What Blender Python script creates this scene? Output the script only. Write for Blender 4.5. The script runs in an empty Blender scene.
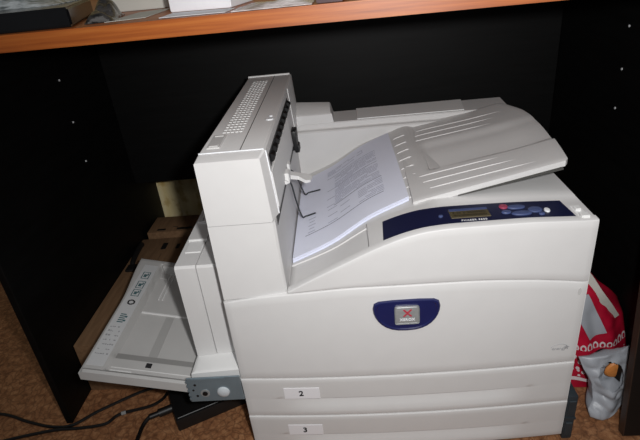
import bpy, bmesh, math, random
from mathutils import Vector, Matrix, noise
random.seed(7)
S = bpy.context.scene
COL = S.collection

# ------------------------------------------------------------------ materials
def lin(c):
    return tuple((v/255/12.92) if v/255 <= .04045 else ((v/255+.055)/1.055)**2.4 for v in c) + (1,)

class NT:
    def __init__(s, name):
        s.m = bpy.data.materials.new(name); s.m.use_nodes = True
        s.t = s.m.node_tree; s.b = s.t.nodes['Principled BSDF']
    def n(s, typ, **kw):
        x = s.t.nodes.new(typ)
        for k, v in kw.items(): setattr(x, k, v)
        return x
    def l(s, a, b): s.t.links.new(a, b)
    def math(s, op, a, b=None, c=None):
        x = s.n('ShaderNodeMath', operation=op)
        for i, v in enumerate((a, b, c)):
            if v is None: continue
            if isinstance(v, (int, float)): x.inputs[i].default_value = v
            else: s.l(v, x.inputs[i])
        return x.outputs[0]
    def ramp(s, fac, stops):
        r = s.n('ShaderNodeValToRGB'); e = r.color_ramp.elements
        while len(e) < len(stops): e.new(.5)
        for el, (p, c) in zip(e, stops): el.position = p; el.color = c
        s.l(fac, r.inputs[0]); return r.outputs[0]
    def coord(s, scale=(1, 1, 1), kind='Object'):
        tc = s.n('ShaderNodeTexCoord'); mp = s.n('ShaderNodeMapping'); mp.inputs['Scale'].default_value = scale
        s.l(tc.outputs[kind], mp.inputs[0]); return mp.outputs[0]
    def noise(s, vec, scale, detail=4, rough=.5):
        x = s.n('ShaderNodeTexNoise'); x.inputs['Scale'].default_value = scale; x.inputs['Detail'].default_value = detail
        x.inputs['Roughness'].default_value = rough
        if vec is not None: s.l(vec, x.inputs['Vector'])
        return x.outputs['Fac']
    def bump(s, h, strength=.2, dist=.001):
        b = s.n('ShaderNodeBump'); b.inputs['Strength'].default_value = strength; b.inputs['Distance'].default_value = dist
        s.l(h, b.inputs['Height']); s.l(b.outputs[0], s.b.inputs['Normal'])
    def mix(s, fac, a, b):
        x = s.n('ShaderNodeMix', data_type='RGBA')
        if isinstance(fac, (int, float)): x.inputs[0].default_value = fac
        else: s.l(fac, x.inputs[0])
        for i, v in ((6, a), (7, b)):
            if isinstance(v, tuple): x.inputs[i].default_value = v
            else: s.l(v, x.inputs[i])
        return x.outputs[2]

def plain(name, rgb, rough=.5, metal=0., spec=.5, var=.06, vscale=30, bump=0., bscale=400):
    k = NT(name); k.b.inputs['Roughness'].default_value = rough; k.b.inputs['Metallic'].default_value = metal
    k.b.inputs['Specular IOR Level'].default_value = spec
    c = lin(rgb); f = k.noise(k.coord(), vscale, 3)
    lo = tuple(v*(1-var) for v in c[:3]) + (1,); hi = tuple(min(1, v*(1+var)) for v in c[:3]) + (1,)
    k.l(k.ramp(f, [(.3, lo), (.7, hi)]), k.b.inputs['Base Color'])
    if bump: k.bump(k.noise(k.coord(), bscale, 2), bump, .0006)
    return k.m

M = {}
M['plastic'] = plain('printer_light_plastic', (213, 212, 211), .48, spec=.35, var=.012, bump=.06, bscale=900)
M['plastic_grey'] = plain('printer_grey_plastic', (194, 193, 191), .5, spec=.35, var=.012, bump=.08, bscale=900)
M['plastic_white'] = plain('printer_white_plastic', (226, 226, 225), .42, spec=.4, var=.01)
M['duplex_grey'] = plain('side_tray_plastic', (190, 189, 187), .52, spec=.3, var=.02)
M['groove'] = plain('gap_shade_grey', (70, 69, 66), .7, var=.02)
M['black_plastic'] = plain('black_plastic', (16, 16, 17), .45, var=.1)
M['navy'] = plain('navy_panel', (22, 27, 58), .38, spec=.45, var=.04)
M['navy_badge'] = plain('navy_badge', (28, 33, 80), .22, spec=.6, var=.04)
M['button_blue'] = plain('blue_button', (68, 80, 120), .4, var=.04)
M['button_red'] = plain('red_button', (150, 62, 86), .4, var=.04)
M['lcd'] = plain('lcd_glass', (84, 76, 56), .25, var=.1, vscale=120)
M['lcd_dark'] = plain('lcd_pixel', (52, 46, 30), .5)
M['chip'] = plain('silver_plate', (160, 162, 162), .4, metal=.3, var=.1, vscale=150)
M['red_mark'] = plain('red_emblem', (176, 58, 72), .45)
M['white_mark'] = plain('white_lettering', (225, 227, 230), .5)
M['grey_mark'] = plain('grey_lettering', (158, 158, 160), .6)
M['dark_mark'] = plain('dark_lettering', (40, 40, 42), .6)
M['sticker'] = plain('white_sticker', (236, 235, 238), .5, var=.01)
M['paper'] = plain('white_paper', (226, 229, 243), .75, spec=.2, var=.01)
M['print'] = plain('printed_ink', (178, 180, 196), .8, spec=.1)
M['print_dark'] = plain('dark_printed_ink', (138, 140, 156), .8, spec=.1)
M['wire'] = plain('dark_wire', (54, 58, 60), .4, metal=.4)
M['teal_mark'] = plain('teal_print', (78, 108, 112), .6)
M['black_panel'] = plain('black_wood_panel', (15, 15, 14), .5, spec=.3, var=.3, vscale=12)
M['box_dark'] = plain('box_handle_black', (14, 13, 13), .6)
M['bag_grey'] = plain('grey_plastic_bag', (166, 170, 177), .4, spec=.5, var=.06, vscale=14)
M['orange'] = plain('orange_packet', (220, 140, 72), .5, var=.15, vscale=60)
M['cream'] = plain('cream_card', (186, 184, 176), .7, var=.03)
M['white_card'] = plain('white_card', (222, 222, 226), .7, var=.03, vscale=60)
M['glossy_black'] = plain('glossy_black', (12, 12, 14), .18, spec=.6, var=.2)
M['maroon'] = plain('maroon_cover', (66, 40, 44), .5, var=.15)
M['cable'] = plain('black_cable', (10, 10, 11), .4)
M['brown_board'] = plain('dark_brown_board', (13, 9, 8), .5, var=.2)
M['edge_band'] = plain('brown_edge_band', (58, 40, 30), .5, var=.2)
M['bracket'] = plain('zinc_bracket', (126, 140, 148), .4, metal=.35, var=.06)
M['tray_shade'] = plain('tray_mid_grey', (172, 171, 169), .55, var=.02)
M['tray_step_shade'] = plain('tray_step_shade_grey', (146, 145, 143), .55, var=.02)  # darker grey paints the shade on the step face
M['sticker_grey'] = plain('pale_grey_sticker', (206, 207, 208), .5, var=.02)
M['stud'] = plain('painted_shine_stud', (196, 202, 206), .3, var=.03)  # pale non-metal colour paints the shine of the metal stud
M['foot'] = plain('dark_blue_grey_metal', (56, 64, 70), .5, metal=.3, var=.12)

def wood_mat():
    k = NT('cherry_wood_laminate'); v = k.coord((1.2, 26, 60))
    f = k.noise(v, 3.2, 6, .6)
    c = k.ramp(f, [(.25, lin((126, 60, 20))), (.5, lin((158, 84, 32))), (.75, lin((180, 106, 46)))])
    k.l(c, k.b.inputs['Base Color']); k.b.inputs['Roughness'].default_value = .42; return k.m
M['cherry'] = wood_mat()

def panel_mat():
    k = NT('black_ash_board'); v = k.coord((2.5, 2.5, 34))
    f = k.noise(v, 3, 6, .65)
    k.l(k.ramp(f, [(.35, lin((3, 3, 3))), (.7, lin((11, 11, 11)))]), k.b.inputs['Base Color'])
    k.b.inputs['Roughness'].default_value = .55; k.b.inputs['Specular IOR Level'].default_value = .2
    return k.m
M['ash'] = panel_mat()

def floor_mat():
    k = NT('mottled_brown_lino'); v = k.coord()
    warp = k.n('ShaderNodeTexNoise'); warp.inputs['Scale'].default_value = 9; warp.inputs['Detail'].default_value = 5; k.l(v, warp.inputs['Vector'])
    add = k.n('ShaderNodeVectorMath', operation='MULTIPLY_ADD'); k.l(warp.outputs['Color'], add.inputs[0]); add.inputs[1].default_value = (.12, .12, .12); k.l(v, add.inputs[2])
    vo = k.n('ShaderNodeTexVoronoi', feature='DISTANCE_TO_EDGE'); vo.inputs['Scale'].default_value = 58; k.l(add.outputs[0], vo.inputs['Vector'])
    f = k.noise(v, 62, 8, .75); g = k.noise(v, 7, 4)
    base = k.ramp(f, [(.28, lin((92, 58, 38))), (.46, lin((150, 102, 68))), (.6, lin((182, 132, 92))), (.8, lin((208, 168, 128)))])
    dark = k.mix(k.ramp(vo.outputs['Distance'], [(.0, (.6, .6, .6, 1)), (.12, (0, 0, 0, 1))]), base, lin((74, 46, 32)))
    out = k.mix(k.math('MULTIPLY', g, .35), dark, lin((118, 80, 56)))
    k.l(out, k.b.inputs['Base Color']); k.b.inputs['Roughness'].default_value = .5; k.b.inputs['Specular IOR Level'].default_value = .3
    return k.m
M['floor'] = floor_mat()

def wall_mat():
    k = NT('yellow_wallpaper'); f = k.noise(k.coord((26, 26, 5)), 1.4, 4, .6); g = k.noise(k.coord((14, 14, 10)), 3, 5)
    a = k.ramp(f, [(.3, lin((222, 202, 146))), (.55, lin((236, 220, 172))), (.75, lin((240, 230, 198)))])
    k.l(k.mix(k.ramp(g, [(.5, (0, 0, 0, 1)), (.72, (1, 1, 1, 1))]), a, lin((190, 160, 96))), k.b.inputs['Base Color'])
    k.b.inputs['Roughness'].default_value = .8; return k.m
M['wall'] = wall_mat()

def card_mat():
    k = NT('brown_corrugated_card'); f = k.noise(k.coord((40, 4, 40)), 3, 5)
    k.l(k.ramp(f, [(.3, lin((118, 90, 66))), (.7, lin((138, 108, 80)))]), k.b.inputs['Base Color'])
    k.b.inputs['Roughness'].default_value = .85; k.b.inputs['Specular IOR Level'].default_value = .15; return k.m
M['card'] = card_mat()

def film_mat(name, a, b, rough):
    k = NT(name); f = k.noise(k.coord((8, 30, 30)), 4, 6, .65)
    k.l(k.ramp(f, [(.35, lin(a)), (.65, lin(b))]), k.b.inputs['Base Color'])
    k.b.inputs['Roughness'].default_value = rough; k.b.inputs['Specular IOR Level'].default_value = .8
    k.bump(k.noise(k.coord(), 45, 3), .6, .006); return k.m
M['film_grey'] = film_mat('grey_green_film_glints', (52, 60, 60), (198, 204, 206), .12)  # bright end of the noise ramp paints glints on the film
M['film_black'] = film_mat('crumpled_dark_film', (12, 11, 11), (66, 62, 60), .15)
M['sleeve'] = film_mat('clear_plastic_sleeve', (150, 138, 134), (214, 206, 206), .15)

def red_bag_mat():
    k = NT('red_patterned_bag'); tc = k.n('ShaderNodeTexCoord'); sp = k.n('ShaderNodeSeparateXYZ'); k.l(tc.outputs['UV'], sp.inputs[0])
    u, v = sp.outputs[0], sp.outputs[1]
    # slanted row of rings
    vs = k.math('MULTIPLY_ADD', u, .06, v)
    cu = k.math('SUBTRACT', k.math('FRACT', k.math('MULTIPLY', u, 12.0)), .5)
    cv = k.math('DIVIDE', k.math('SUBTRACT', vs, .46), .085)
    d = k.math('SQRT', k.math('ADD', k.math('MULTIPLY', cu, cu), k.math('MULTIPLY', cv, cv)))
    ring = k.math('LESS_THAN', k.math('ABSOLUTE', k.math('SUBTRACT', d, .33)), .1)
    ring = k.math('MULTIPLY', ring, k.math('GREATER_THAN', cv, -.25))
    # dots below
    vo = k.n('ShaderNodeTexVoronoi', feature='F1'); vo.inputs['Scale'].default_value = 13; vo.inputs['Randomness'].default_value = .75
    k.l(tc.outputs['UV'], vo.inputs['Vector'])
    dot = k.math('LESS_THAN', k.math('ABSOLUTE', k.math('SUBTRACT', vo.outputs['Distance'], .27)), .12)
    dot = k.math('MULTIPLY', dot, k.math('LESS_THAN', vs, .38)); dot = k.math('MULTIPLY', dot, k.math('GREATER_THAN', vs, .14))
    stripe = k.math('LESS_THAN', k.math('ABSOLUTE', k.math('SUBTRACT', vs, .115)), .016)
    w = k.math('MAXIMUM', k.math('MAXIMUM', ring, dot), stripe)
    red = k.ramp(k.noise(k.coord(), 20, 4), [(.3, lin((150, 14, 40))), (.7, lin((196, 24, 56)))])
    k.l(k.mix(w, red, lin((214, 204, 206))), k.b.inputs['Base Color'])
    k.b.inputs['Roughness'].default_value = .35; return k.m
M['red_bag'] = red_bag_mat()

# ------------------------------------------------------------------ builders
def wloc(o):
    v = Vector((0, 0, 0))
    while o is not None: v += Vector(o.location); o = o.parent
    return v

def obj(name, bm, mat, parent=None, smooth=35, label=None):
    """bm is in world coordinates; parents carry no rotation"""
    bmesh.ops.remove_doubles(bm, verts=bm.verts, dist=1e-6)
    bmesh.ops.recalc_face_normals(bm, faces=bm.faces)
    me = bpy.data.meshes.new(name)
    off = wloc(parent) if parent else Vector((0, 0, 0))
    if parent is None:
        xs = [v.co for v in bm.verts]
        off = Vector((sum(c.x for c in xs)/len(xs), sum(c.y for c in xs)/len(xs), min(c.z for c in xs)))
    bmesh.ops.translate(bm, verts=bm.verts, vec=-off)
    bm.to_mesh(me); bm.free()
    me.materials.append(M[mat])
    for p in me.polygons: p.use_smooth = True
    me.set_sharp_from_angle(angle=math.radians(smooth))
    o = bpy.data.objects.new(name, me); COL.objects.link(o)
    if parent: o.parent = parent
    else: o.location = off
    if label: o['label'] = label
    return o

def tag(o, label, cat, group=None):
    o['label'] = label; o['category'] = cat
    if group: o['group'] = group
    return o

def thing(name, loc, label, cat, group=None):
    o = bpy.data.objects.new(name, None); o.empty_display_size = .05; COL.objects.link(o); o.location = loc
    return tag(o, label, cat, group)

def struct(o): o['kind'] = 'structure'; return o

def B(): return bmesh.new()

def box(bm, x0, x1, y0, y1, z0, z1, bev=0., seg=2, mtx=None):
    r = bmesh.ops.create_cube(bm, size=1)['verts']
    for v in r:
        v.co = Vector(((x0+x1)/2+v.co.x*(x1-x0), (y0+y1)/2+v.co.y*(y1-y0), (z0+z1)/2+v.co.z*(z1-z0)))
    if bev:
        es = list({e for v in r for e in v.link_edges})
        q = bmesh.ops.bevel(bm, geom=es, offset=bev, segments=seg, affect='EDGES', profile=.6)
        r = list({v for f in q['faces'] for v in f.verts} | {v for v in r if v.is_valid})
    if mtx is not None:
        for v in r: v.co = mtx @ v.co
    return r

def solid_grid(bm, nu, nv, A, Bk, uv=None, skip=None):
    """closed shell between front grid A(i,j) and back grid Bk(i,j)"""
    a = [[bm.verts.new(A(i, j)) for j in range(nv+1)] for i in range(nu+1)]
    b = [[bm.verts.new(Bk(i, j)) for j in range(nv+1)] for i in range(nu+1)]
    lay = bm.loops.layers.uv.verify() if uv else None
    for i in range(nu):
        for j in range(nv):
            if not (skip and skip(i, j)):
                f = bm.faces.new((a[i][j], a[i+1][j], a[i+1][j+1], a[i][j+1]))
                if uv:
                    for lp, (ii, jj) in zip(f.loops, ((i, j), (i+1, j), (i+1, j+1), (i, j+1))): lp[lay].uv = uv(ii, jj)
            bm.faces.new((b[i][j+1], b[i+1][j+1], b[i+1][j], b[i][j]))
    for i in range(nu):
        bm.faces.new((a[i][0], b[i][0], b[i+1][0], a[i+1][0])); bm.faces.new((a[i+1][nv], b[i+1][nv], b[i][nv], a[i][nv]))
    for j in range(nv):
        bm.faces.new((a[0][j+1], b[0][j+1], b[0][j], a[0][j])); bm.faces.new((a[nu][j], b[nu][j], b[nu][j+1], a[nu][j+1]))

def prism(bm, pts, off):
    """polygon pts extruded by vector off"""
    off = Vector(off); a = [bm.verts.new(Vector(p)) for p in pts]; b = [bm.verts.new(Vector(p)+off) for p in pts]
    bm.faces.new(a); bm.faces.new(b[::-1]); n = len(a)
    for i in range(n): bm.faces.new((a[i], b[i], b[(i+1) % n], a[(i+1) % n]))

def loft(bm, rings):
    vs = [[bm.verts.new(Vector(p)) for p in r] for r in rings]; n = len(rings[0])
    for a, b in zip(vs, vs[1:]):
        for i in range(n): bm.faces.new((a[i], a[(i+1) % n], b[(i+1) % n], b[i]))
    bm.faces.new(vs[0]); bm.faces.new(vs[-1][::-1])

def cr(pts, n=8):
    out = []
    P = [Vector(p) for p in pts]; P = [2*P[0]-P[1]] + P + [2*P[-1]-P[-2]]
    for i in range(1, len(P)-2):
        a, b, c, d = P[i-1:i+3]
        for k in range(n):
            t = k/n
            out.append(.5*((2*b)+(c-a)*t+(2*a-5*b+4*c-d)*t*t+(3*b-a-3*c+d)*t**3))
    out.append(P[-2]); return out

def tube(bm, pts, r, seg=8, smooth=8):
    p = cr(pts, smooth) if smooth else [Vector(q) for q in pts]
    rings = []; up = Vector((0, 0, 1))
    for i, q in enumerate(p):
        t = (p[min(i+1, len(p)-1)]-p[max(i-1, 0)]).normalized()
        s = t.cross(up)
        if s.length < 1e-3: s = t.cross(Vector((1, 0, 0)))
        s.normalize(); w = s.cross(t)
        rr = r(i/(len(p)-1)) if callable(r) else r
        rings.append([q+s*math.cos(a)*rr+w*math.sin(a)*rr for a in (2*math.pi*k/seg for k in range(seg))])
    loft(bm, rings)

def cyl(bm, c, axis, r, h, seg=20, sx=1, sy=1):
    c = Vector(c); ax = Vector(axis).normalized(); q = Vector((0, 0, 1)).rotation_difference(ax)
    prism(bm, [c+q@Vector((math.cos(2*math.pi*k/seg)*r*sx, math.sin(2*math.pi*k/seg)*r*sy, 0)) for k in range(seg)], ax*h)

def text(bm, s, size, mtx, depth=.0002, align='CENTER', spacing=1., bold=0.):
    cu = bpy.data.curves.new('lettering', 'FONT'); cu.body = s; cu.size = size; cu.align_x = align; cu.align_y = 'CENTER'
    cu.extrude = depth; cu.space_character = spacing; cu.offset = bold
    o = bpy.data.objects.new('lettering', cu); COL.objects.link(o)
    me = bpy.data.meshes.new_from_object(o); COL.objects.unlink(o); bpy.data.objects.remove(o)
    me.transform(mtx); bm.from_mesh(me); bpy.data.meshes.remove(me)

def frame(o, ux, uy):
    ux = Vector(ux).normalized(); uy = Vector(uy); n = ux.cross(uy).normalized(); uy = n.cross(ux)
    m = Matrix((ux, uy, n)).transposed().to_4x4(); m.translation = Vector(o); return m

def interp(tab):
    xs = [t[0] for t in tab]; ys = [t[1] for t in tab]; n = len(tab)
    d = []
    for i in range(n):
        if i == 0: d.append((ys[1]-ys[0])/(xs[1]-xs[0]))
        elif i == n-1: d.append((ys[-1]-ys[-2])/(xs[-1]-xs[-2]))
        else:
            a = (ys[i]-ys[i-1])/(xs[i]-xs[i-1]); b = (ys[i+1]-ys[i])/(xs[i+1]-xs[i])
            d.append(0 if a*b <= 0 else 2*a*b/(a+b))
    def f(x):
        if x <= xs[0]: return ys[0]+d[0]*(x-xs[0])
        if x >= xs[-1]: return ys[-1]
        i = max(k for k in range(n-1) if xs[k] <= x); h = xs[i+1]-xs[i]; t = (x-xs[i])/h
        return (2*t**3-3*t*t+1)*ys[i]+(t**3-2*t*t+t)*h*d[i]+(-2*t**3+3*t*t)*ys[i+1]+(t**3-t*t)*h*d[i+1]
    return f
def sm(x, a, b):
    t = min(1, max(0, (x-a)/(b-a))); return t*t*(3-2*t)
def lerp(a, b, t): return a+(b-a)*t

# ------------------------------------------------------------------ the setting
bm = B(); box(bm, -3.2, 3.2, -2.4, .86, -.03, 0); struct(obj('floor', bm, 'floor'))
bm = B(); box(bm, -3.2, 3.2, .86, .95, 0, 2.4); struct(obj('wall_back', bm, 'wall'))

# ------------------------------------------------------------------ desk
desk = thing('desk', (.17, .45, 0), 'black desk with a cherry wood worktop edge, standing over the printer', 'desk')
sk = math.tan(math.radians(2.6))
def front_y(x): return .03-sk*(x-.2)
DT = .779; DB = .757
bm = B()
prism(bm, [(-.47, front_y(-.47), DB), (.80, front_y(.80), DB), (.80, .855, DB), (-.47, .855, DB)], (0, 0, DT-DB))
bmesh.ops.bevel(bm, geom=[e for e in bm.edges], offset=.0015, segments=2, affect='EDGES')
obj('desktop', bm, 'cherry', desk, label='cherry wood desktop')
for nm, x0, x1 in (('side_panel', -.428, -.414), ('side_panel', .76, .778)):
    bm = B(); box(bm, x0, x1, .09, .845, 0, DB-.0005, .001, 1); sp = obj(nm, bm, 'ash', desk)
    xi = x1 if x0 < 0 else x0; sgn = 1 if x0 < 0 else -1
    for z in ([.639, .543, .447] if x0 < 0 else [.655, .575, .497]):
        y = .477 if x0 < 0 else .385
        bm = B(); cyl(bm, (xi-sgn*.001, y, z), (sgn, 0, 0), .0024, .0022, 10); obj('shelf_pin_hole', bm, 'white_mark', sp, label='bright shelf pin socket')
bm = B(); box(bm, -.4138, .7598, .70, .716, .288, DB-.0005, .001, 1); obj('back_panel', bm, 'ash', desk)

# ------------------------------------------------------------------ printer
PR = thing('laser_printer', (.28, .26, 0), 'large light grey laser printer with a paper-filled top tray under the desk', 'printer')
Fx = interp([(.1, .3675), (.14, .389), (.196, .417), (.251, .4425), (.295, .4575), (.324, .463), (.36, .465), (.45, .464), (.565, .459)])
Bx = interp([(.1, .362), (.173, .391), (.2435, .431), (.308, .454), (.33, .462), (.345, .4645), (.36, .465), (.45, .464), (.565, .459)])
def bulge(x): return -.010*(1-((x-.28)/.28)**2)

def binfloor(x, y):
    tilt = .055*max(0, min(y, .43)-.1)*(1-sm(x, .335, .40))
    return Bx(x)+tilt
def H(x, y):
    if x < .102: return .36
    if y < .44:
        if x < .235 and y < .085: return Bx(x)-.002
        if y < .085: return Fx(x)-.0005
        return binfloor(x, y)
    return None

# body: top height field with skirt
xs = [0.0, .03, .06, .09, .1015, .1025]
x = .112
while x < .234: xs.append(x); x += .01
xs += [.2345, .2355]
x = .245
while x < .564: xs.append(x); x += .01
xs += [.565]
ys = [.0005, .02, .04, .06, .0845, .0855, .11, .15, .2, .25, .3, .35, .40, .428, .429, .4295]
def Hb(x, y):
    return H(x, y)
bm = B()
solid_grid(bm, len(xs)-1, len(ys)-1, lambda i, j: (xs[i], ys[j], Hb(xs[i], ys[j])), lambda i, j: (xs[i], ys[j], .03))
# rear wall of the output bin, its stepped lip and ridge
def rear(x):
    return [(.4295, .03), (.4295, .484), (.4320, .4865), (.441, .4875), (.4425, .489), (.4425, .4985), (.4445, .5005), (.515, .503), (.522, .497), (.522, .03)]
loft(bm, [[(xx, yy, zz) for yy, zz in rear(xx)] for xx in (0.0, .2, .4, .565)])
# raised block behind the tower outlet
loft(bm, [[(.10, .443, .50), (.186, .443, .50), (.186, .518, .50), (.10, .518, .50)], [(.10, .443, .519), (.183, .444, .519), (.180, .516, .523), (.10, .516, .530)],
          [(.10, .447, .522), (.180, .447, .522), (.178, .513, .527), (.10, .513, .533)]])
# little ridges where sheets leave the tray
for k in range(8):
    y = .125+k*.0365
    x0 = .306+.0; z = binfloor(.32, y)
    za, zb_ = binfloor(.308, y), binfloor(.333, y)
    loft(bm, [[(xx, y-.0002, zz-.004), (xx, y+.0024, zz-.004), (xx, y+.0018, zz+hh), (xx, y+.0004, zz+hh)] for xx, zz, hh in ((.308, za, .0005), (.312, binfloor(.312, y), .0019), (.329, binfloor(.329, y), .0019), (.333, zb_, .0005))])
body = obj('main_body', bm, 'plastic', PR)
bm = B(); prism(bm, [(.238, .4455, .5015), (.47, .4455, .5015), (.476, .510, .5055), (.238, .510, .5055)], (0, 0, .002))
obj('rear_cover_plate', bm, 'plastic_white', PR)  # whiter plastic paints the flash light caught by the angled plate

# front panels ------------------------------------------------
def front_panel(name, mat, x0, x1, zlo, zhi, parent, nx=48, nz=16, edge=.003, thick=.012, extra=None):
    def co(i, j):
        t = [0, .35, 1][i] if i < 3 else None
        # parameters with a fine border
        def par(k, n, a, b, e):
            if k == 0: return a
            if k == 1: return a+e*.35
            if k == 2: return a+e
            if k == n: return b
            if k == n-1: return b-e*.35
            if k == n-2: return b-e
            return a+e+(b-a-2*e)*(k-2)/(n-4)
        x = par(i, nx, x0, x1, edge); zl, zh = zlo(x), zhi(x); z = par(j, nz, zl, zh, edge)
        dx = {0: 1, 1: .3}.get(min(i, nx-i), 0); dz = {0: 1, 1: .3}.get(min(j, nz-j), 0)
        y = bulge(x)+edge*max(dx, dz)
        if extra: y += extra(x, z)
        return x, y, z
    bm = B()
    solid_grid(bm, nx, nz, co, lambda i, j: (co(i, j)[0], max(co(i, j)[1], bulge(co(i, j)[0]))+thick if not extra else bulge(co(i, j)[0])+thick+.012, co(i, j)[2]))
    return obj(name, bm, mat, parent, smooth=50)

arch = interp([(0, .3575), (.06, .3655), (.122, .3705), (.216, .3755), (.309, .375), (.384, .3735), (.477, .366), (.56, .3525)])
fascia = front_panel('front_fascia', 'plastic', .1035, .5655, lambda x: arch(x)+.0008, lambda x: Fx(x)+.0035-.0025*sm(x, .45, .56), PR, 56, 12, .0018, .0135)
door = front_panel('front_door', 'plastic', -.003, .5655, lambda x: .1912, lambda x: arch(x)-.0008, PR, 56, 16, .002, .012)
def scoop(zt, zb):
    def f(x, z):
        m = sm(x, .05, .13)*(1-sm(x, .43, .50))
        if z >= zb: return -.0015*max(0, min(1, (z-zb)/(zt-zb)))
        return .0095*m*max(0, min(1, (z-(zb-.030))/.030))
    return f
def drawer(zl, zh, zb, sx, zc, digit, tilt):
    rows = 22
    bm = B(); nx = 56
    # row heights: finger recess above zb, plain strip below
    zr = [zl, zl+.0006, zl+.002] + [lerp(zl+.003, zb-.0012, k/4) for k in range(1, 5)] + [zb-.0004, zb+.0004] + [lerp(zb+.0006, zh-.003, k/7) for k in range(1, 8)] + [zh-.0006, zh]
    ex = scoop(zh-.004, zb)
    xr = [-.003, -.0024, -.001] + [-.001+.5645*k/nx for k in range(1, nx)] + [.5635, .5649, .5655]
    nr, nxr = len(zr)-1, len(xr)-1
    def A(i, j):
        x, z = xr[i], zr[j]
        e = max({0: 1, 1: .3}.get(min(i, nxr-i), 0), {0: 1, 1: .3}.get(min(j, nr-j), 0))
        return x, bulge(x)+.002*e+ex(x, z), z
    solid_grid(bm, nxr, nr, A, lambda i, j: (xr[i], bulge(xr[i])+.022, zr[j]))
    d = obj('paper_drawer', bm, 'plastic', PR, smooth=40)
    # paper number sticker, follows the recess face
    cx = sx+.0315
    tl = math.radians(tilt)
    zt, zbm = zc+.0125, zc-.0125
    def fy(x, z): return bulge(x)-.0016
    bm = B()
    solid_grid(bm, 6, 2, lambda i, j: (sx+.063*i/6, fy(sx+.063*i/6, lerp(zbm, zt, j/2))-.0002, lerp(zbm, zt, j/2)), lambda i, j: (sx+.063*i/6, fy(sx+.063*i/6, lerp(zbm, zt, j/2))+.002, lerp(zbm, zt, j/2)))
    st = obj('number_sticker', bm, 'sticker', d, label='white sticker reading ' + digit)
    bm = B(); ys_ = fy(cx, zc)
    up = Vector((0, fy(cx, zt)-fy(cx, zbm), zt-zbm))
    text(bm, digit, .0165, frame((cx-.001, ys_-.0007, zc), (1, fy(cx+.01, zc)-ys_ if 0 else 0, 0), up), .0003, bold=.0004)
    obj('number', bm, 'dark_mark', st, label='printed number ' + digit)
    return d
drawer(.0995, .1895, .1425, .070, .1565, '2', 0)
drawer(.012, .0975, .0505, .067, .0640, '3', 0)

# dark seams behind the panels
bm = B(); box(bm, .002, .558, .006, .02, .015, .36); obj('inner_frame', bm, 'groove', PR)

# badge --------------------------------------------------------
cxb, zt = .2865, .3475
pts = []
for k in range(17):
    a = math.pi+math.pi*k/16
    pts.append((cxb+.0525*math.copysign(abs(math.cos(a))**.8, math.cos(a)), zt-.012+.046*math.sin(a)*1.0))
pts += [(cxb+.0505, zt-.004), (cxb+.043, zt), (cxb+.02, zt+.0015), (cxb-.02, zt+.0015), (cxb-.043, zt), (cxb-.0505, zt-.004)]
yb = bulge(cxb)
bm = B()
def ringp(s, y): return [(cxb+(px-cxb)*s, y, (zt-.0245)+(pz-(zt-.0245))*s) for px, pz in pts]
loft(bm, [ringp(1, yb+.006), ringp(1, yb-.0022), ringp(.97, yb-.0042), ringp(.90, yb-.0046), ringp(.86, yb-.003)])
badge = obj('brand_badge', bm, 'navy_badge', door, label='navy blue half-oval badge')
bm = B(); box(bm, .2675, .3065, yb-.0058, yb-.002, .3045, .3385, .0045, 3); plate = obj('badge_plate', bm, 'chip', badge, label='silver rounded plate')
bm = B(); ux, uz = Vector((1, 0, 0)), Vector((0, 0, 1))
fm = frame((.2875, yb-.0060, .3265), ux, uz)
for s in (1, -1):                 # pixel-edged red X
    for k in range(-3, 4):
        w = .0017
        c = fm @ Vector((s*k*.0017, k*.0019, 0))
        box(bm, c.x-w, c.x+w, c.y-.0006, c.y+.0004, c.z-.0010, c.z+.0010)
obj('red_emblem', bm, 'red_mark', badge, label='red X emblem')
bm = B(); text(bm, 'XEROX', .0066, frame((.2872, yb-.0060, .3135), ux, uz), .0003, spacing=1.1, bold=.0002); obj('badge_lettering', bm, 'white_mark', badge)
# energy mark
bm = B(); yo = bulge(.535)-.0004
fm = frame((.536, yo, .222), (1, .03, 0), uz)
tp = [fm @ Vector((.0145*math.cos(a), .0105*math.sin(a)+.000, 0)) for a in [math.radians(20+k*12) for k in range(13)]]
tube(bm, tp, .0005, 4, 0)
text(bm, 'energy', .0085, fm @ Matrix.Translation((-.001, .001, 0)), .0002)
st = []
for k in range(10):
    r = .0052 if k % 2 == 0 else .0022; a = math.pi/2+k*math.pi/5; st.append(fm @ Vector((.011+r*math.cos(a), .003+r*math.sin(a), 0)))
prism(bm, st, (0, -.0004, 0))
obj('energy_mark', bm, 'grey_mark', door, label='small grey energy star mark')
bm = B(); cyl(bm, (.5535, bulge(.55)-.0004+.0006, .336), (0, -1, 0), .004, .0008, 16, .7, 1.6); obj('release_dimple', bm, 'plastic_grey', door)

# control panel ------------------------------------------------
def strip_pt(x, t):                # t 0 front .. 1 back
    y0 = .0045; y1 = .066-.004*0
    return y0+(y1-y0)*t
bm = B(); nx = 60
def cpx(i, j):
    a = lerp(.2565, .2600, j/6); b = lerp(.5385, .5335, j/6); return lerp(a, b, i/nx)
solid_grid(bm, nx, 6, lambda i, j: (cpx(i, j), strip_pt(0, j/6), Fx(cpx(i, j))+.0012), lambda i, j: (cpx(i, j), strip_pt(0, j/6), Fx(cpx(i, j))-.003))
cp = obj('control_panel', bm, 'navy', PR, label='navy blue control panel strip')
def cpz(x): return Fx(x)+.0012
bm = B(); box(bm, .360, .419, .024, .0525, cpz(.39)-.002, cpz(.39)+.0012, .001, 1); lcd = obj('display', bm, 'lcd', cp, label='olive display window')
bm = B(); box(bm, .361, .418, .045, .052, cpz(.39)+.0006, cpz(.39)+.0015); obj('display_band', bm, 'button_blue', lcd)
bm = B(); z = cpz(.39)+.0013
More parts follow.
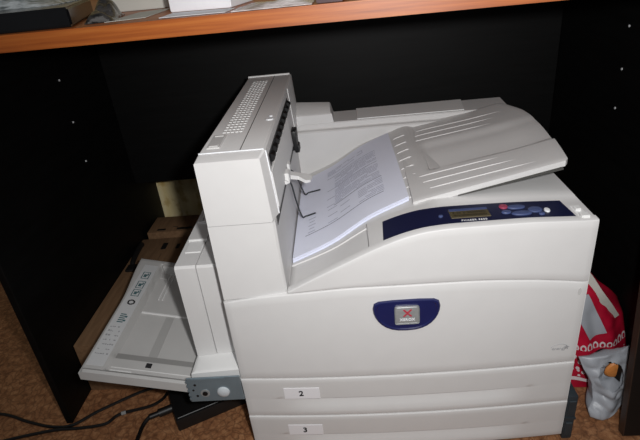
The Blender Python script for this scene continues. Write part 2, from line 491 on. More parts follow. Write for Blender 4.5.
for r in range(2):
    for k in range(16):
        if random.random() < .85: box(bm, .365+k*.0031, .3672+k*.0031, .0275+r*.0085, .0335+r*.0085, z-.0003, z+.0002)
obj('display_characters', bm, 'lcd_dark', lcd)
bm = B(); text(bm, 'PHASER 5500', .0058, frame((.392, .0165, cpz(.39)+.0002), (1, 0, 0), (0, 1, 0)), .0003, spacing=1.15, bold=.0001); obj('model_lettering', bm, 'sticker_grey', cp)
def button(x, y, rx, ry, mat, name='button', label=None, h=.0022):
    bm = B(); z = cpz(x)
    loft(bm, [[(x+rx*s*math.cos(a), y+ry*s*math.sin(a), z+hh) for a in (2*math.pi*k/20 for k in range(20))] for s, hh in ((1, -.001), (1, h*.6), (.9, h), (.6, h*1.15))])
    obj(name, bm, mat, cp, label=label)
button(.346, .034, .0035, .003, 'button_blue', 'indicator_lamp')
button(.4435, .051, .0065, .0070, 'button_red', label='red stop button')
button(.4615, .0475, .0135, .0062, 'button_blue'); button(.464, .0275, .0150, .0066, 'button_blue')
button(.4430, .0330, .0072, .0050, 'button_blue'); button(.4865, .0370, .0105, .0085, 'button_blue'); button(.492, .0235, .0045, .0035, 'button_blue')
button(.503, .034, .0042, .0062, 'white_mark', label='small white key')
bm = B(); box(bm, .5425, .5565, .006, .050, .455, .4605, .001, 1); box(bm, .5435, .5555, .008, .020, .458, .4645, .001, 1); box(bm, .5435, .552, .030, .040, .458, .4645, .001, 1)
obj('panel_end_clip', bm, 'plastic_white', PR)

# extension tray ----------------------------------------------
def tray_right(y):
    return .556+.018*math.sin(math.pi*min(1, max(0, (y-.10)/.33))*.85)-.012*sm(y, .36, .46)
def tray_z(x, y):
    z = .4638+(x-.315)*.200+.018*max(0, y-.1)*(1-sm(x, .34, .5))
    m = sm(y, .198, .212)*(1-sm(y, .30, .335))*sm(x, .352, .366)
    z -= .0125*m*(1-.6*sm(y, .215, .31))*(1-.55*sm(x, .50, .56))
    return z
bm = B(); NU, NV = 44, 60
def tparam(i, j):
    y = lerp(.093, 1, 0); t = j/NV; s = i/NU
    yb = lerp(.385, .452, sm(s, 0, .28)) ; yf = lerp(.097, .1065, s)
    y = lerp(yf, yb, t)
    xl = .313+.004*t; xr = tray_right(y)
    # rounded front right and back right corners
    if t < .02: xr -= .004*(1-math.sqrt(max(0, 1-(1-t/.02)**2)))
    if t > .93: xr -= .016*(1-math.sqrt(max(0, 1-((t-.93)/.07)**2)))
    return lerp(xl, xr, s), y
def TA(i, j):
    x, y = tparam(i, j); return x, y, tray_z(x, y)-(.001 if min(j, NV-j) == 0 or i == NU else 0)
def TB(i, j):
    x, y = tparam(i, j); return x, y, max(min(tray_z(x, y), .4638+(x-.315)*.200-.002)-.0085, Fx(x)-.004)
solid_grid(bm, NU, NV, TA, TB)
for y0, x0, x1 in ((.128, .345, .515), (.155, .338, .492), (.180, .335, .47), (.345, .34, .50), (.372, .345, .515), (.398, .36, .535)):
    pts = []
    n = 12
    for k in range(n):
        xa = lerp(x0, x1, k/n); xb = lerp(x0, x1, (k+1)/n)
        if k == 0: ring0 = [(xa, y0-.0013, tray_z(xa, y0)-.0008), (xa, y0+.0013, tray_z(xa, y0)-.0008), (xa, y0, tray_z(xa, y0)+.0006)]; rings = [ring0]
        h = .0012
        rings.append([(xb, y0-.0013, tray_z(xb, y0)-.0008), (xb, y0+.0013, tray_z(xb, y0)-.0008), (xb, y0, tray_z(xb, y0)+h*min(1, (n-k-1)/3))])
    loft(bm, rings)
obj('extension_tray', bm, 'plastic', PR, smooth=30)
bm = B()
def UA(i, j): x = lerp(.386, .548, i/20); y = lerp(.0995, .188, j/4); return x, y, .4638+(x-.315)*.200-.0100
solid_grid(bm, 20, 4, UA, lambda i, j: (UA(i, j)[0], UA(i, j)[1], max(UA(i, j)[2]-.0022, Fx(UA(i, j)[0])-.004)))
obj('tray_gap_shade', bm, 'groove', PR, label='dark strip painting the shade under the extension tray')  # dark strip paints the shadow line between tray and deck

# tower (finisher column) --------------------------------------
TD = .508
bm = B(); loft(bm, [[(-.0005, 0.0, .362), (.100, 0.0, .366), (.1025, .004, .366), (.1025, TD, .362), (-.0005, TD, .362)],
                    [(-.0005, 0.0, .4945), (.0965, 0.0, .4945), (.100, .004, .4945), (.100, TD, .4945), (-.0005, TD, .4945)]])
obj('tower_base', bm, 'plastic', PR, smooth=20)
RZ = .6005
prof = [(.0, .4955), (.0, .5965), (.004, RZ), (.0955, RZ), (.0985, .5985), (.1045, .4985), (.101, .4955)]
def inset(p, d):
    c = (.052, .545); return (max(.0, p[0]-(d if p[0] > .05 else 0)), min(p[1], .6045-d*1.0))
bm = B()
loft(bm, [[(px, 0.0, pz) for px, pz in [(.0, .4955), (.0, .594), (.0015, .5955), (.0905, .5955), (.0925, .594), (.0975, .4985), (.096, .4955)]],
          [(px, .022, pz) for px, pz in prof], [(px, TD-.003, pz) for px, pz in prof], [(px*.98+.001, TD, pz-.001) for px, pz in prof]])
tower = obj('tower_cover', bm, 'plastic', PR, smooth=15)
# roof details
bm = B(); z = RZ
for r in range(5):
    for k in range(26):
        y = .11+k*.0136; x = .021+r*.0066
        box(bm, x, x+.0044, y, y+.0085, z-.001, z+.0011)
obj('vent_grille', bm, 'plastic_white', tower)
bm = B(); box(bm, .0615, .0627, .024, TD-.006, z-.001, z+.0003); obj('roof_seam', bm, 'groove', tower)
bm = B(); box(bm, .010, .030, .040, .098, z-.001, z+.0022, .001, 1); box(bm, .013, .027, .043, .052, z, z+.0035, .001, 1); box(bm, .013, .027, .088, .094, z, z+.0035, .001, 1); obj('roof_latch', bm, 'plastic_grey', tower)
bm = B(); box(bm, .002, .0955, TD-.008, TD-.003, z-.002, z+.003, .001, 1); obj('roof_rear_highlight', bm, 'plastic_white', tower)  # pale strip put in for the highlight along the rear roof edge
bm = B(); prism(bm, [(.003, .0215, z-.001), (.0965, .0215, z-.001), (.0965, .0232, z-.001), (.003, .0232, z-.001)], (0, 0, .0022)); obj('roof_front_lip', bm, 'white_mark', tower)
bm = B(); cyl(bm, (.089, .165, z-.001), (0, 0, 1), .0066, .003, 14); cyl(bm, (.089, .182, z-.001), (0, 0, 1), .003, .003, 12); obj('roof_peg', bm, 'white_mark', tower)
# side face helper: the right face leans outwards going down
def sx(zz): return lerp(.0985, .1045, (.5985-zz)/.1)
def side_slab(bm, y0, y1, z0, z1, o0, o1):
    prism(bm, [(sx(z0)+o0, y0, z0), (sx(z0)+o0, y1, z0), (sx(z1)+o0, y1, z1), (sx(z1)+o0, y0, z1)], (o1-o0, 0, 0))
bm = B(); side_slab(bm, .038, .352, .568, .586, -.002, .0008)
rs = obj('roller_strip', bm, 'black_plastic', tower, label='black roller strip')
for k in range(9):
    y = .05+k*.035; bm = B(); cyl(bm, (sx(.577)+.0005, y, .576), (0, 1, 0), .0062, .017, 14); obj('roller', bm, 'black_plastic', rs)
bm = B(); side_slab(bm, .0215, .0235, .4985, .5985, -.001, .0012); obj('side_edge_lip', bm, 'white_mark', tower)
bm = B(); side_slab(bm, .03, .30, .506, .562, -.001, .0014); obj('side_flap', bm, 'plastic_white', tower)
bm = B(); side_slab(bm, .385, .475, .512, .596, -.001, .0012); obj('rear_side_plate', bm, 'plastic_white', tower)
bm = B(); box(bm, .099, .1008, .02, .46, .479, .494); obj('paper_outlet_shade', bm, 'groove', PR, label='paper outlet slot with its shade painted dark')  # dark strip paints the shade in the outlet gap under the lip
bm = B(); box(bm, .100, .113, .318, .352, .486, .527, .004, 2); box(bm, .106, .116, .322, .348, .480, .496, .003, 2); obj('outlet_guide', bm, 'black_plastic', PR)
# sensor levers and wires
bm = B()
box(bm, .099, .109, .180, .200, .494, .513, .002, 1); box(bm, .099, .112, .134, .158, .495, .514, .002, 1); cyl(bm, (.106, .13, .500), (0, 1, 0), .0035, .075, 12)
loft(bm, [[(.108, .152, .497), (.108, .170, .497), (.108, .170, .505), (.108, .152, .505)], [(.124, .166, .488), (.124, .182, .488), (.124, .182, .495), (.124, .166, .495)],
          [(.136, .160, .483), (.138, .188, .483), (.138, .188, .489), (.136, .160, .489)], [(.144, .166, .482), (.147, .184, .482), (.147, .184, .486), (.144, .166, .486)]])
obj('sensor_lever', bm, 'plastic_white', PR, label='white paper sensor lever')
def ST(x, y): return Bx(x)+.055*max(0, y-.1)+.0095
for pts in ([(.107, .200, .495), (.112, .215, .480), (.114, .262, .440), (.118, .300, ST(.118, .30)+.008), (.126, .308, ST(.126, .308)+.004), (.150, .300, ST(.150, .3)+.0035)],
            [(.107, .148, .497), (.111, .158, .484), (.1135, .178, .440), (.117, .208, ST(.117, .208)+.010), (.124, .214, ST(.124, .214)+.004), (.143, .212, ST(.143, .212)+.0035)]):
    bm = B(); tube(bm, pts, .0016, 8, 8); obj('sensor_wire', bm, 'wire', PR, label='thin dark sensor wire')

# duplex unit on the left side ---------------------------------
bm = B()
loft(bm, [[(xx, y, z) for y, z in [(.052, .175), (.046, .19), (.046, .396), (.050, .400), (.46, .400), (.46, .165), (.065, .165)]] for xx in (-.087, -.0515)])
loft(bm, [[(xx, y, z) for y, z in [(.052, .150), (.0475, .16), (.0475, .395), (.051, .399), (.46, .399), (.46, .150), (.065, .150)]] for xx in (-.0503, -.0015)])
dup = obj('duplex_unit', bm, 'plastic', PR, smooth=20)
bm = B()
for k in range(5):
    x = -.078+k*.0125; box(bm, x, x+.0022, .20, .44, .3995, .4022)
obj('duplex_vent', bm, 'plastic_white', dup)
bm = B(); box(bm, -.080, -.052, .090, .135, .399, .4015, .001, 1); box(bm, -.083, -.048, .128, .133, .399, .4045, .001, 1); obj('duplex_latch', bm, 'plastic_white', dup)
bm = B(); box(bm, -.083, -.048, .196, .201, .399, .4045, .001, 1); obj('duplex_rib', bm, 'plastic_white', dup)
bm = B(); loft(bm, [[(-.093, .020, .168), (-.001, .020, .168), (-.001, .10, .168), (-.093, .10, .168)], [(-.093, .006, .180), (-.001, .006, .180), (-.001, .10, .180), (-.093, .10, .180)],
                    [(-.090, .006, .203), (-.001, .006, .208), (-.001, .10, .208), (-.090, .10, .203)], [(-.080, .012, .2075), (-.001, .012, .212), (-.001, .10, .212), (-.080, .10, .2075)]])
obj('duplex_base', bm, 'plastic_white', PR)
bm = B(); box(bm, -.098, -.003, -.004, -.001, .146, .202, .0008, 1)
for k in range(5): box(bm, -.1005, -.097, -.0045, .004, .150+k*.010, .155+k*.010)
box(bm, -.100, -.003, -.002, .03, .144, .148); box(bm, -.09, -.03, -.0052, -.003, .197, .200)
br = obj('side_bracket', bm, 'bracket', PR, label='blue grey metal bracket')
bm = B(); loft(bm, [[(-.037+r*math.cos(a), -.004-h, .167+r*math.sin(a)) for a in (2*math.pi*k/24 for k in range(24))] for r, h in ((.0115, 0), (.0105, .0025), (.007, .0045), (.003, .0052))]); obj('bracket_stud', bm, 'stud', br, label='round stud with painted shine')
bm = B(); cyl(bm, (-.070, -.004, .166), (0, -1, 0), .0085, .001, 18); obj('bracket_ring', bm, 'chip', br)
bm = B(); cyl(bm, (-.070, -.0048, .166), (0, -1, 0), .0048, .002, 10); cyl(bm, (-.085, -.0038, .186), (0, -1, 0), .0024, .001, 8); cyl(bm, (-.085, -.0038, .160), (0, -1, 0), .0024, .001, 8); cyl(bm, (-.090, -.0038, .174), (0, -1, 0), .002, .001, 8); obj('bracket_hole', bm, 'black_plastic', br)

# side (manual feed) tray --------------------------------------
TI = (-.089, .178); TO = (-.288, .226)
def tz(x): return lerp(TI[1], TO[1], (TI[0]-x)/(TI[0]-TO[0]))
def T_out(y): return -.288+.0*y-.012*sm(y, .2, .37)
bm = B(); NU, NV = 60, 60
def sA(i, j):
    s, t = i/NU, j/NV
    y = .001+.372*t; x = lerp(T_out(y), -.089, s); z = tz(x)
    d = .0
    inn = sm(x, -.2495, -.246)*sm(y, .0145, .018)*(1-sm(y, .353, .357))
    d -= .006*inn
    d -= .007*sm(x, -.252, -.246)*sm(y, .052, .060)*sm(y, .0145, .018)*(1-sm(y, .353, .357))*.9
    if y < .012: d += .004*sm(x, -.285, -.28)
    if min(i, j) == 0 or j == NV: d -= .0015
    return x, y, z+d
solid_grid(bm, NU, NV, sA, lambda i, j: (sA(i, j)[0], sA(i, j)[1], tz(sA(i, j)[0])-.0165))
st = obj('manual_feed_tray', bm, 'duplex_grey', PR, smooth=25, label='grey open side feed tray')
def slab(bm, x0, x1, y0, y1, h0, h1):
    vs = box(bm, x0, x1, y0, y1, 0, 1)
    for v in vs: v.co.z = tz(v.co.x)+(h0 if v.co.z < .5 else h1)
bm = B(); slab(bm, -.243, -.096, .191, .194, -.0135, -.0095); slab(bm, -.224, -.222, .24, .34, -.0135, -.010); slab(bm, -.216, -.214, .24, .34, -.0135, -.010); obj('tray_rib', bm, 'plastic_white', st)
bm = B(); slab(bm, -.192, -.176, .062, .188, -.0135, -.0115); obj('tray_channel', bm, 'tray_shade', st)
bm = B(); slab(bm, -.244, -.092, .045, .064, -.0115, -.0062); obj('tray_step_shade', bm, 'tray_step_shade', st)  # strip coloured darker for the shade of the step
bm = B(); slab(bm, -.238, -.10, .338, .352, -.0135, .010); slab(bm, -.243, -.10, .318, .324, -.0135, -.0115); obj('rear_paper_guide', bm, 'plastic_grey', st)
bm = B(); slab(bm, -.186, -.176, .036, .047, -.0065, -.005); obj('size_mark', bm, 'dark_mark', st)
bm = B(); slab(bm, -.243, -.205, .020, .0215, -.0065, -.0045); slab(bm, -.243, -.1, .028, .0288, -.0065, -.0050); obj('size_line', bm, 'plastic_white', st)
# instruction sticker with pictograms
bm = B(); slab(bm, -.283, -.253, .022, .348, -.001, .0004)
lb = obj('instruction_sticker', bm, 'sticker_grey', st, label='pale instruction sticker')
bm = B()
def tl(bm, x0, x1, y0, y1): slab(bm, x0, x1, y0, y1, 0, .0009)
for (yc, sz) in ((.306, .013), (.270, .013), (.240, .012)):
    bm = B()
    tl(bm, -.276, -.2745, yc-sz, yc+sz); tl(bm, -.2615, -.260, yc-sz, yc+sz); tl(bm, -.276, -.260, yc-sz, yc-sz+.0015); tl(bm, -.276, -.260, yc+sz-.0015, yc+sz)
    tl(bm, -.272, -.266, yc-sz*.5, yc+sz*.3); tl(bm, -.2655, -.263, yc, yc+sz*.6)
    obj('pictogram', bm, 'teal_mark', lb, label='teal pictogram')
bm = B()
for k in range(5):
    yc = .165-k*.006; tl(bm, -.273, -.262, yc, yc+.0028)
    if k % 2: tl(bm, -.2625, -.2585, yc-.002, yc+.003)
obj('text_mark', bm, 'teal_mark', lb)
bm = B()
hx = [Vector((-.2665+.0068*math.cos(a), .206+.0075*math.sin(a), 0)) for a in [math.pi/6+k*math.pi/3 for k in range(7)]]
for a, b in zip(hx, hx[1:]):
    d = (b-a)*.03; tube(bm, [(p.x, p.y, tz(p.x)+.0008) for p in (a+d, b-d)], .0017, 6, 0)
obj('arrow_hexagon', bm, 'dark_mark', lb, label='black hexagon of arrows')
bm = B()
for r in range(7):
    y = .125-r*.0125
    xx = -.279
    while xx < -.257:
        w = random.uniform(.0012, .004)
        if random.random() < .7: tl(bm, xx, min(xx+w, -.256), y, y+random.uniform(.0018, .005))
        xx += w+.0014
obj('instruction_lines', bm, 'grey_mark', lb)
# front right stabiliser foot
bm = B(); box(bm, .566, .584, .0, .07, .0, .108, .003, 2); box(bm, .5665, .5845, -.002, .002, .052, .056); box(bm, .569, .581, -.0025, .002, .066, .098, .001, 1); box(bm, .569, .581, -.0025, .002, .012, .044, .001, 1)
obj('stabiliser_foot', bm, 'foot', PR, label='dark blue grey corner foot')
bm = B(); box(bm, .02, .54, .03, .5, 0, .032, .002, 1); obj('base_plinth', bm, 'groove', PR)

# ------------------------------------------------------------------ paper in the output tray
NU, NV = 42, 30
def sheet_xy(s, t):
    # short side along x with a slight skew, long side along y
    xl, yl = lerp(.1045, .107, t), lerp(.091, .386, t); xr, yr = lerp(.3085, .3005, t), lerp(.116, .408, t)
    return lerp(xl, xr, s), lerp(yl, yr, s)
def sheet_z(s, t):
    x, y = sheet_xy(s, t)
    return max(binfloor(x, y), binfloor(x, .1)+.055*max(0, y-.1))+.0095-.0012*math.sin(s*math.pi)
def stk_top(i, j): s, t = i/NU, j/NV; x, y = sheet_xy(s, t); return x, y, sheet_z(s, t)
pk = thing('paper_stack', (.205, .25, binfloor(.205, .25)), 'curved stack of white printed sheets lying in the printer top tray', 'paper')
bm = B()
def stk_bot(i, j):
    s, t = i/NU, j/NV; x, y = sheet_xy(s, t); return x, y, binfloor(x, y)+.0012
solid_grid(bm, NU, NV, lambda i, j: (stk_top(i, j)[0], stk_top(i, j)[1], stk_top(i, j)[2]-.0022), stk_bot)
# sheet edges slightly out of line at the front
for q, (dy, h) in enumerate(((-.0018, .003), (-.0008, .0052), (-.0026, .0068))):
    solid_grid(bm, NU, 1, lambda i, j: (stk_top(i, 0)[0], stk_top(i, 0)[1]+(dy if j == 0 else .004), stk_top(i, 0)[2]-.0105+h+.0006), lambda i, j: (stk_top(i, 0)[0], stk_top(i, 0)[1]+(dy if j == 0 else .004), stk_top(i, 0)[2]-.0105+h))
obj('sheet_pile', bm, 'paper', pk)
bm = B()
solid_grid(bm, NU, NV, lambda i, j: stk_top(i, j), lambda i, j: (stk_top(i, j)[0], stk_top(i, j)[1], stk_top(i, j)[2]-.0012))
ts = obj('top_sheet', bm, 'paper', pk, label='printed top sheet')
def dash(bm, s0, s1, t0, t1, h=.00035):
    n = max(1, int((s1-s0)*20))
    def P(s, t): x, y = sheet_xy(s, t); return (x, y, sheet_z(s, t)+h)
    for k in range(n):
        a, b = lerp(s0, s1, k/n), lerp(s0, s1, (k+1)/n)
        vs = [bm.verts.new(P(*q)) for q in ((a, t0), (b, t0), (b, t1), (a, t1))]; bm.faces.new(vs)
for s0, s1, t0, t1 in ((.10, .82, .180, .187), (.37, .83, .385, .393), (.30, .82, .62, .625), (.30, .82, .80, .805)):
    bm = B(); dash(bm, s0, s1, t0, t1, .0007); obj('ruled_line', bm, 'print_dark', ts, label='dark ruled line')
bm = B()
def words(t, s0, s1, dens=.9, hgt=.008):
    s = s0
    while s < s1:
        w = random.uniform(.05, .16)
        if random.random() < dens: dash(bm, s, min(s+w, s1), t, t+hgt)
        s += w+.008
for k in range(9):
    t = .205+k*.0195; words(t, .60, .83, .93)
    pass
obj('lower_text', bm, 'print', ts, label='grey printed text rows of the lower table')
for k in (0, 2, 4, 6, 8):
    t = .205+k*.0195
    for s0, s1 in (((.12, .19), (.31, .40)) if k % 4 == 0 else ((.13, .18), (.43, .52))):
        bm = B(); dash(bm, s0, s1, t, t+.008); obj('printed_word', bm, 'print', ts)
bm = B()
for k in range(20):
    t = .405+k*.0195; words(t, .38 if k % 5 else .30, .82, .88)
obj('upper_text', bm, 'print', ts, label='grey printed text rows of the upper table')
bm = B()
for k in range(4): words(.85+k*.02, .30, .7, .7)
obj('heading_text', bm, 'print', ts)

# ------------------------------------------------------------------ boxes, adapter, cables
def carton(name, x0, x1, y0, y1, z1, label):
    t = thing(name, ((x0+x1)/2, (y0+y1)/2, 0), label, 'box')
    bm = B(); box(bm, x0, x1, y0, y1, 0, z1, .0015, 2); obj('carton_body', bm, 'card', t)
    return t
c1 = carton('cardboard_box', -.4125, -.235, .182, .640, .133, 'brown cardboard box with black carry handle beneath the side tray')
for q in ((-.340, -.325, .575, .61), (-.297, -.287, .575, .60)):
    bm = B(); box(bm, *q, .1325, .1336, .0004, 1); obj('handle_slot', bm, 'box_dark', c1, label='black handle slot')
bm = B(); tube(bm, [(-0.402, .60, .132), (-0.401, .60, .139), (-0.397, .555, .142), (-0.394, .51, .139), (-0.391, .49, .132)], .007, 8, 6); box(bm, -.401, -.377, .465, .495, .1325, .140, .003, 2); obj('carry_handle', bm, 'box_dark', c1, label='black plastic carry handle')
bm = B(); box(bm, -.330, -.329, .185, .55, .1325, .1333); obj('lid_seam', bm, 'box_dark', c1)
bm = B(); box(bm, -.37, -.25, .1805, .1825, .030, .062, .0008, 1); obj('front_dark_strip', bm, 'box_dark', c1)  # dark strip across the front of the box
c2 = carton('cardboard_box', -.405, -.20, .662, .762, .142, 'brown cardboard box at the wall, behind the box with the carry handle')
for q in ((-.378, -.352, .672, .682), (-.318, -.272, .672, .684), (-.333, -.318, .690, .6925)):
    bm = B(); box(bm, *q, .1416, .1427, .0004, 1); obj('lid_slot', bm, 'box_dark', c2, label='black slot in the lid')

ad = thing('power_adapter', (-.10, .14, 0), 'flat black power adapter lying on the floor beneath the metal bracket', 'power adapter')
ux = Vector((.89, .455, 0)).normalized(); uy = Vector((-ux.y, ux.x, 0)); A0 = Vector((-.172, .055, 0))
mt = Matrix((ux, uy, Vector((0, 0, 1)))).transposed().to_4x4(); mt.translation = A0
bm = B(); box(bm, 0, .16, 0, .105, .0, .031, .003, 2, mt); box(bm, .004, .156, .004, .101, .0305, .0325, .001, 1, mt); obj('adapter_case', bm, 'black_plastic', ad)
bm = B(); cyl(bm, mt @ Vector((.002, .055, .016)), -ux, .009, .03, 12); cyl(bm, mt @ Vector((-.027, .055, .016)), -ux, .006, .02, 12); obj('cord_plug', bm, 'black_plastic', ad)
bm = B(); tube(bm, [mt @ Vector((-.046, .055, .016)), (-.240, .090, .012), (-.252, .070, .0055), (-.253, .03, .0045), (-.258, -.03, .0045), (-.25, -.12, .0045)], .0042, 8, 8)
obj('power_cord', bm, 'cable', ad, label='black power cord with plug')
bm = B(); tube(bm, [(-.70, .115, .004), (-.596, .122, .004), (-.515, .096, .004), (-.455, .080, .004), (-.41, .082, .004), (-.368, .116, .004), (-.30, .160, .004), (-.262, .178, .004)], .0033, 8, 8)
tag(obj('network_cable', bm, 'cable'), 'straight thin black cable passing under the front left of the side tray', 'cable')
bm = B(); tube(bm, [(-.56, .045, .004), (-.50, .060, .004), (-.44, .071, .0042), (-.39, .073, .004), (-.338, .081, .004), (-.315, .105, .004), (-.255, .123, .004), (-.232, .142, .004), (-.226, .162, .004)], .0033, 8, 8)
cb2 = tag(obj('network_cable', bm, 'cable'), 'thin black cable with an s-bend and a bright tie, between tray and adapter', 'cable')
bm = B(); tube(bm, [(-.312, .106, .0045), (-.303, .109, .0045)], .0042, 8, 0); obj('cable_tie', bm, 'chip', cb2, label='small bright cable tie')

# ------------------------------------------------------------------ bags and board on the right
def nz(p, s, seed): return noise.noise(Vector((p[0]*s+seed, p[1]*s, p[2]*s)))
rb = thing('shopping_bag', (.68, .2, 0), 'red shopping bag with white ring pattern on the floor right of the printer', 'bag')
Tz = interp([(.575, .20), (.62, .222), (.66, .228), (.70, .190), (.73, .162), (.757, .130)])
NU, NV = 40, 40
def rA(i, j):
    u, v = i/NU, j/NV; x = lerp(.588, .756, u); z = .002+Tz(x)*v
    y = lerp(.118, .19, v**1.2)+.022*(2*abs(u-.45))**2.5+.02*sm(v, .85, 1)
    n = nz((x, y, z), 18, 3)*.010+nz((x, y, z), 45, 9)*.003
    k = math.sin(math.pi*min(1, max(0, v)))**.4*math.sin(math.pi*u)**.3
    return x, y-n*k*1.3-.004*math.sin(16*u+5*v)*k, z
def rB(i, j):
    u, v = i/NU, j/NV; x, y, z = rA(i, j); w = .11*(1-v)**.7*(math.sin(math.pi*u)**.5)+.006
    return x, y+w, z
bm = B(); solid_grid(bm, NU, NV, rA, rB, uv=lambda i, j: (i/NU, (.002+Tz(lerp(.588, .756, i/NU))*j/NV)/.2))
rbm = obj('bag_body', bm, 'red_bag', rb, smooth=60)
def on_bag(x, z, off=.0015):
    u = (x-.588)/.168; v = min(1, z/Tz(x)); i = u*NU; j = v*NV
    i0, j0 = int(min(i, NU-1)), int(min(j, NV-1)); fi, fj = i-i0, j-j0
    g = lambda a, b: Vector(rA(a, b))
    p = g(i0, j0).lerp(g(i0+1, j0), fi).lerp(g(i0, j0+1).lerp(g(i0+1, j0+1), fi), fj)
    return p+Vector((0, -off, .3*off))
qd = [(.622, .182), (.662, .190), (.700, .108), (.664, .100)]
def quad(a, b, o):
    p = [Vector((q[0], q[1], 0)) for q in qd]
    r = p[0].lerp(p[1], a).lerp(p[3].lerp(p[2], a), b); return on_bag(r.x, r.y, o)
bm = B(); solid_grid(bm, 10, 10, lambda i, j: quad(i/10, j/10, .003), lambda i, j: quad(i/10, j/10, -.001)); obj('grey_patch', bm, 'bag_grey', rb, smooth=60, label='plain grey patch')
bm = B(); e = [(.638, .215), (.66, .218), (.682, .188), (.705, .158), (.728, .126)]
pa = cr([tuple(on_bag(x, z, .004)) for x, z in e], 6)
ring = []
for k, p in enumerate(pa):
    w = .013*(1-.6*k/len(pa))
    ring.append([p+Vector((-w*.7, -.001, -w*.7)), p+Vector((w*.7, -.001, w*.7)), p+Vector((w*.7, .004, w*.7)), p+Vector((-w*.7, .004, -w*.7))])
loft(bm, ring); obj('bag_handle', bm, 'cream', rb, label='white folded handle strip')

gb = thing('plastic_bag', (.66, .06, 0), 'grey plastic bag with a die-cut handle hole slumped against the red bag', 'bag')
NU, NV = 56, 56
gl = interp([(0, .634), (.12, .631), (.3, .640), (.5, .640), (.65, .634), (.8, .626), (1, .618)]); gr = interp([(0, .694), (.1, .702), (.3, .706), (.6, .706), (1, .710)])
def gA(i, j):
    u, v = i/NU, j/NV; x = lerp(gl(v), gr(v), u); z = .003+(.112+.016*u)*v+.010*(1-v)*abs(u-.35)*1.5
    y = lerp(.030, .078, v)+.012*(2*abs(u-.45))**2
    n = nz((x, y, z), 26, 5)*.018+abs(nz((x, y, z), 48, 1))*.010+.003*math.sin(70*(z+.6*x))*sm(v, .62, .35)
    k = math.sin(math.pi*v)**.4*math.sin(math.pi*u)**.4
    return x, y-n*k+.010*u*(1-v), z
def gB(i, j):
    u, v = i/NU, j/NV; x, y, z = gA(i, j); return x, y+.054*(math.sin(math.pi*u)**.5)*(math.sin(math.pi*min(1, v*.8+.2))**.5)+.002, z
def hole(i, j):
    x, y, z = gA(i, j); x2 = (x-.671); z2 = (z-.085)
    a = math.radians(20); p = x2*math.cos(a)+z2*math.sin(a); q = -x2*math.sin(a)+z2*math.cos(a)
    return (p/.0235)**2+(q/.0225)**2 < 1
bm = B(); solid_grid(bm, NU, NV, gA, gB, skip=hole); obj('bag_body', bm, 'bag_grey', gb, smooth=60)
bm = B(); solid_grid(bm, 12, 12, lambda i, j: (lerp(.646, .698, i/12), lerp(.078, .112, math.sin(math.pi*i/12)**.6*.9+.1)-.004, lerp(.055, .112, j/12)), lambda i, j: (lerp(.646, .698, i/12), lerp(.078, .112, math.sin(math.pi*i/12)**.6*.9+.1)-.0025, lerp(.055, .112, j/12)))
obj('bag_hole_shade', bm, 'box_dark', gb, label='dark sheet added as shade inside the bag')  # dark sheet added to stand for the shade seen through the handle hole
c = Vector((.6945, .0900, .0745))
bm = B(); loft(bm, [[(c.x+rx*s*math.cos(a), c.y+y, c.z+rz*s*math.sin(a)+.25*rx*s*math.cos(a)) for a in (2*math.pi*k/24 for k in range(24))] for (rx, rz), s, y in (((.0205, .0195), .5, -.003), ((.0205, .0195), .85, -.0015), ((.0205, .0195), 1, .002), ((.0205, .0195), .9, .006))])
tag(obj('orange_packet', bm, 'orange'), 'orange packet seen inside the grey bag through its handle hole', 'packet')

bm = B()
a = math.radians(9.6)
mt = Matrix.Translation((.673, -.006, .0)) @ Matrix.Rotation(math.radians(1.6), 4, 'Y') @ Matrix.Rotation(-a, 4, 'X')
box(bm, .0015, .105, 0, .016, .006, .50, .001, 1, mt)
wb = tag(obj('wooden_board', bm, 'brown_board'), 'dark brown wooden board standing at the right edge beside the bags', 'board')
bm = B(); box(bm, 0, .0014, 0, .016, .006, .50, .0, 1, mt); obj('edge_band', bm, 'edge_band', wb, label='brown edge band')

# ------------------------------------------------------------------ things on the desktop
Z = DT+.0005
bm = B()
fl = [(-.46, .072), (-.142, .066), (-.200, .27), (-.46, .30)]
prism(bm, [(x, y, Z) for x, y in fl], (0, 0, .025)); bmesh.ops.bevel(bm, geom=list(bm.edges), offset=.003, segments=2, affect='EDGES')
tag(obj('folder', bm, 'glossy_black'), 'glossy black folder lying at the left end of the desktop', 'folder')
def crumple(name, mat, c, sxy, h, seed, z0, label, cat, amp=.5, rot=0.):
    NU = NV = 26
    def A(i, j):
        u, v = i/NU*2-1, j/NV*2-1
        x, y = u*sxy[0], v*sxy[1]
        if rot: x, y = x*math.cos(rot)-y*math.sin(rot), x*math.sin(rot)+y*math.cos(rot)
        k = (1-abs(u)**3)*(1-abs(v)**3)
        z = z0+.001+h*k*(1-amp+amp*(nz((x, y, 0), 28, seed)+nz((x, y, 0), 60, seed+4)*.6+.4))
        return c[0]+x, c[1]+y, max(z, z0+.001)
    bm = B(); solid_grid(bm, NU, NV, A, lambda i, j: (A(i, j)[0], A(i, j)[1], z0))
    return tag(obj(name, bm, mat, smooth=50), label, cat)
crumple('plastic_packet', 'film_grey', (-.325, .205), (.125, .055), .026, 2, Z+.0252, 'grey-green wrapped plastic packet on top of the black folder', 'packet', .35)
crumple('plastic_film', 'film_black', (-.078, .20), (.022, .035), .016, 11, Z, 'crumpled dark plastic film between the folder and the cream box', 'plastic film', .7) if False else None
crumple('plastic_film', 'film_black', (-.124, .135), (.020, .052), .030, 11, Z, 'crumpled dark plastic film between the black folder and the cream box', 'plastic film', .6, .22)
def slab_thing(name, mat, quad_, z0, h, label, cat, bev=.0008, group=None):
    bm = B(); prism(bm, [(x, y, z0) for x, y in quad_], (0, 0, h)); 
    if bev: bmesh.ops.bevel(bm, geom=list(bm.edges), offset=bev, segments=2, affect='EDGES')
    return tag(obj(name, bm, mat), label, cat, group)
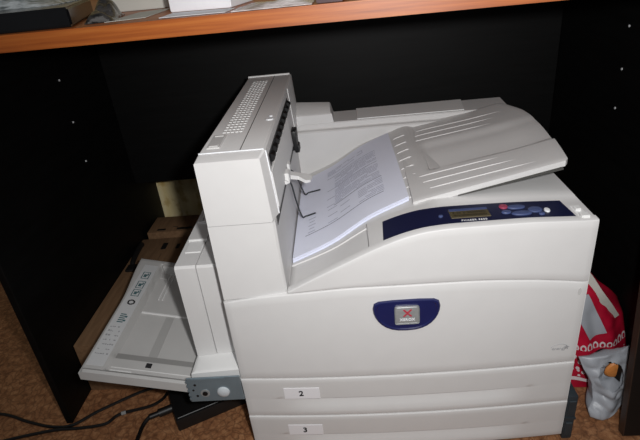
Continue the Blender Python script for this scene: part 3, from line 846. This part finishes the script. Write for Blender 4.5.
def parts_box(name, quad_, z0, h, mat, label):
    t = thing(name, (sum(q[0] for q in quad_)/4, sum(q[1] for q in quad_)/4, z0), label, 'box')
    bm = B(); prism(bm, [(x, y, z0) for x, y in quad_], (0, 0, h*.62)); bmesh.ops.bevel(bm, geom=list(bm.edges), offset=.001, segments=2, affect='EDGES'); obj('box_base', bm, mat, t)
    cx, cy = sum(q[0] for q in quad_)/4, sum(q[1] for q in quad_)/4
    bm = B(); prism(bm, [(cx+(x-cx)*1.012, cy+(y-cy)*1.012, z0+h*.6) for x, y in quad_], (0, 0, h*.4)); bmesh.ops.bevel(bm, geom=list(bm.edges), offset=.001, segments=2, affect='EDGES'); obj('box_lid', bm, mat, t)
parts_box('cream_box', [(-.086, .262), (-.0, .215), (.03, .33), (-.06, .37)], Z, .06, 'cream', 'cream cardboard box standing behind the loose papers on the desktop') if False else None
slab_thing('cream_box', 'cream', [(-.163, .249), (-.060, .236), (-.050, .33), (-.153, .343)], Z, .055, 'cream box at the back of the desktop between the folder and the white pad', 'box', .0012)
slab_thing('white_pad', 'white_card', [(-.027, .134), (.066, .114), (.085, .205), (-.008, .225)], Z, .042, 'thick white pad on the desktop, right of the cream box', 'pad', .0012)
slab_thing('loose_sheet', 'cream', [(-.104, .080), (-.050, .092), (-.048, .215), (-.094, .195)], Z, .0005, 'pale loose sheet on the desktop in front of the cream box', 'paper', 0)
slab_thing('loose_sheet', 'white_card', [(-.022, .062), (.070, .050), (.074, .098), (-.018, .118)], Z, .0005, 'narrow loose sheet on the desktop in front of the white pad', 'paper', 0)
crumple('plastic_sleeve', 'sleeve', (.132, .066), (.052, .026), .008, 21, Z, 'clear wrinkled plastic sleeve at the desktop edge, right of the white pad', 'plastic sleeve', .6, -.05)
slab_thing('notebook', 'maroon', [(.188, .042), (.222, .038), (.232, .12), (.198, .124)], Z, .012, 'dark maroon notebook on the desktop, right of the plastic sleeve', 'notebook', .0012)

# ------------------------------------------------------------------ camera and light
cam = bpy.data.cameras.new('camera'); co = bpy.data.objects.new('camera', cam); COL.objects.link(co)
co.location = (.2167, -.6555, .8398); co.rotation_euler = (1.0833, .0969, .0258)
cam.sensor_width = 36; cam.sensor_fit = 'HORIZONTAL'; cam.lens = 511.63/640*36; cam.clip_start = .01
S.camera = co
fl = bpy.data.lights.new('camera_flash', 'SPOT'); fo = bpy.data.objects.new('camera_flash', fl); COL.objects.link(fo)
fo.location = (.285, -.645, .868); fl.energy = 27.5; fl.shadow_soft_size = .016; fl.spot_size = math.radians(104); fl.spot_blend = .9
fl.color = (1, .99, .985)
tgt = Vector((.27, .12, .52)); fo.rotation_euler = (tgt-fo.location).to_track_quat('-Z', 'Y').to_euler()
ra = bpy.data.lights.new('room_light', 'AREA'); ro = bpy.data.objects.new('room_light', ra); COL.objects.link(ro)
ro.location = (.1, -1.0, 2.2); ra.energy = 6; ra.size = 1.6; ra.color = (1, .98, .96)
ro.rotation_euler = (Vector((.25, .2, .4))-ro.location).to_track_quat('-Z', 'Y').to_euler()
w = bpy.data.worlds.new('room'); S.world = w; w.use_nodes = True
w.node_tree.nodes['Background'].inputs[0].default_value = (.9, .95, 1, 1); w.node_tree.nodes['Background'].inputs[1].default_value = .09
S.view_settings.view_transform = 'Standard'; S.view_settings.look = 'None'; S.view_settings.exposure = 0
